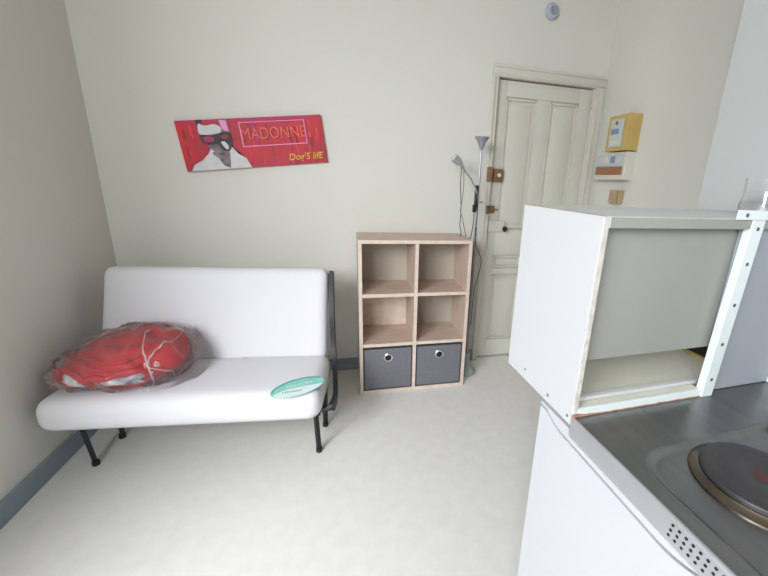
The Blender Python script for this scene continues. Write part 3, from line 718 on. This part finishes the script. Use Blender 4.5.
for c_ in range(14):
    for r_ in range(3):
        bb = -0.2085 - 0.0092*c_ + 0.0012*r_; zz = 0.8915 - 0.0088*r_
        addlathe_bm = bmesh.new()
        vs = [bm.verts.new((-0.0056, bb+0.0019*math.cos(2*PI*k/12), zz+0.0019*math.sin(2*PI*k/12))) for k in range(12)]
        vs2 = [bm.verts.new((-0.0045, v.co.y, v.co.z)) for v in vs]
        bm.faces.new(vs); bm.faces.new(vs2)
        for k in range(12): bm.faces.new((vs[k], vs[(k+1) % 12], vs2[(k+1) % 12], vs2[k]))
        addlathe_bm.free()
finish('vent_holes', bm, M['hole'], lip)
def hotplate(a_, b_, r):
    h_ = lathe('trim_ring', [(r+0.012, 0.8935), (r+0.011, 0.897), (r+0.004, 0.9005), (r+0.001, 0.904), (r-0.004, 0.904), (r-0.004, 0.8935)], M['ring'], wt, 64, (a_, b_, 0))
    p_ = lathe('hotplate', [(r-0.003, 0.894), (r-0.001, 0.9065), (r-0.003, 0.9105), (r-0.008, 0.9125), (r-0.020, 0.9122), (r-0.022, 0.9116), (r-0.025, 0.9122), (r-0.040, 0.9118), (0.021, 0.9112), (0.019, 0.9100), (0.0, 0.9100)], M['iron'], wt, 72, (a_, b_, 0))
    lathe('plate_centre', [(0.010, 0.9095), (0.010, 0.9104), (0.0, 0.9106)], M['rust'], p_, 24, (a_, b_, 0))
hotplate(0.172, -0.193, 0.075)
hotplate(0.400, -0.170, 0.085)

# white box cabinet standing on the worktop
wc = kthing('wall_cabinet', 'white chipboard cabinet with worn edges standing on the steel worktop', 'cabinet', 0, 0, 0)
TZ = 1.2543; BBD = 0.2408
def lam(name, x0, x1, y0, y1, z0, z1, m='lam', em='worn', bev=0.0008):
    o = box(name, x0, x1, y0, y1, z0, z1, M[m], wc, bev, 1)
    if em:
        o.data.materials.append(M[em])
        for p in o.data.polygons:
            if p.normal.y < -0.9: p.material_index = 1
    return o
side = lam('side_panel', -0.004, 0.0075, 0.0, BBD, 0.884, TZ)
for (bb, zz) in ((0.165, 0.907), (0.075, 0.899), (0.012, 0.897)):
    lathe('screw_hole', [(0.0028, 0), (0.0028, 0.0006), (0, 0.0008)], M['screw'], side, 12, (-0.004, bb, zz), 'X')
box('top_edge_band', -0.0043, 0.0, -0.0003, BBD, TZ-0.0002, TZ+0.0005, M['chip'], side)
lam('top_panel', 0.0078, 0.60, 0.0, BBD, TZ-0.018, TZ-0.0003, 'lam', 'hard')
bm = bmesh.new(); addbox(bm, 0.0078, 0.2985, 0.006, BBD, 0.9, 0.915); addbox(bm, 0.2985, 0.44, 0.028, BBD, 0.9, 0.915)
finish('bottom_panel', bm, M['lamin'], wc)
box('bottom_edge_band', 0.0078, 0.2985, 0.0, 0.0055, 0.9002, 0.9155, M['strip'], wc, 0.0008)
box('void_shade_board', 0.4405, 0.578, 0.03, BBD-0.02, 0.9, 0.906, M['dark'], wc)  # added dark board, its colour paints the shade of the void beyond the bottom
lam('back_panel', 0.008, 0.58, 0.022, 0.027, 0.998, TZ-0.0185, 'hard', None)
lam('back_rail', 0.0105, 0.311, 0.020, 0.030, 0.9162, 0.9235, 'lam', None)
lam('right_panel', 0.315, 0.60, 0.012, 0.02, 0.9005, TZ-0.0185, 'hardb', None)
lam('end_panel', 0.582, 0.60, 0.021, BBD, 0.9005, TZ-0.0185)
lam('inner_edge', 0.425, 0.4395, 0.06, 0.20, 0.9162, 0.919, 'yel', None)
# chipped lower edge, ragged
bm = bmesh.new(); n = 60
top_ = []; bot = []
for k in range(n+1):
    a_ = -0.0045 + 0.305*k/n
    hgt = 0.0018 + 0.005*max(0, 1-k/12) + 0.0014*noise.noise(Vector((a_*60, 0, 0)))
    top_.append((a_, 0.9004+hgt)); bot.append((a_, 0.9004))
for dd in (-0.0012,):
    pass
prism('chipped_edge', top_+bot[::-1], lambda p, q_, d_: (p, d_, q_), M['chip'], wc, -0.0012, 0.0005)
bm.free()
box('chipped_corner', -0.0045, 0.004, -0.0015, 0.0006, 0.884, 0.9035, M['chip'], wc, 0.0004)
# perforated metal angle strips
def angle(name, a0, a1, z0, z1, screws, horiz=False):
    bm = bmesh.new()
    addbox(bm, a0, a1, -0.0035, -0.0015, z0, z1, 0.0005)
    if not horiz:
        addbox(bm, a0, a0+0.002, -0.0016, 0.011, z0, z1, 0.0004)
        for v in bm.verts: v.co.x += (v.co.z-z0)*0.040
    o = finish(name, bm, M['strip'], wc)
    for (sa, sz) in screws: lathe('screw', [(0.0036, 0.0), (0.0034, 0.0008), (0.0, 0.0012)], M['screw'], o, 14, (sa, -0.0035, sz), 'Y')
    return o
angle('vertical_angle_strip', 0.2985, 0.3265, 0.9005, TZ-0.002, [(0.3125+(z-0.9)*0.040, z) for z in (1.237, 1.173, 1.094, 1.014, 0.938)])
angle('vertical_angle_strip', 0.508, 0.536, 0.9005, TZ-0.002, [(0.522+(z-0.9)*0.040, z) for z in (1.237, 1.173, 1.094, 1.014, 0.938)])
angle('horizontal_angle_strip', 0.268, 0.60, TZ-0.0015, TZ+0.015, [(a_, TZ+0.0065) for a_ in (0.291, 0.346, 0.40, 0.46, 0.52)], True)

# drinking glass
mg = bpy.data.materials.new('clear_glass'); mg.use_nodes = True; b_ = mg.node_tree.nodes['Principled BSDF']
b_.inputs['Transmission Weight'].default_value = 1; b_.inputs['Roughness'].default_value = 0.02; b_.inputs['IOR'].default_value = 1.45
b_.inputs['Base Color'].default_value = (0.97, 0.98, 0.98, 1)
gx = K(0.424, 0.06, TZ-0.0003)
o = lathe('drinking_glass', [(0.0, 0.0), (0.036, 0.0), (0.0385, 0.004), (0.0395, 0.02), (0.036, 0.040), (0.0375, 0.073), (0.0362, 0.073), (0.0345, 0.040), (0.0375, 0.02), (0.034, 0.008), (0.0, 0.008)], mg, None, 48)
o.location = gx
tag(o, 'clear drinking glass standing on top of the white cabinet', 'glass')
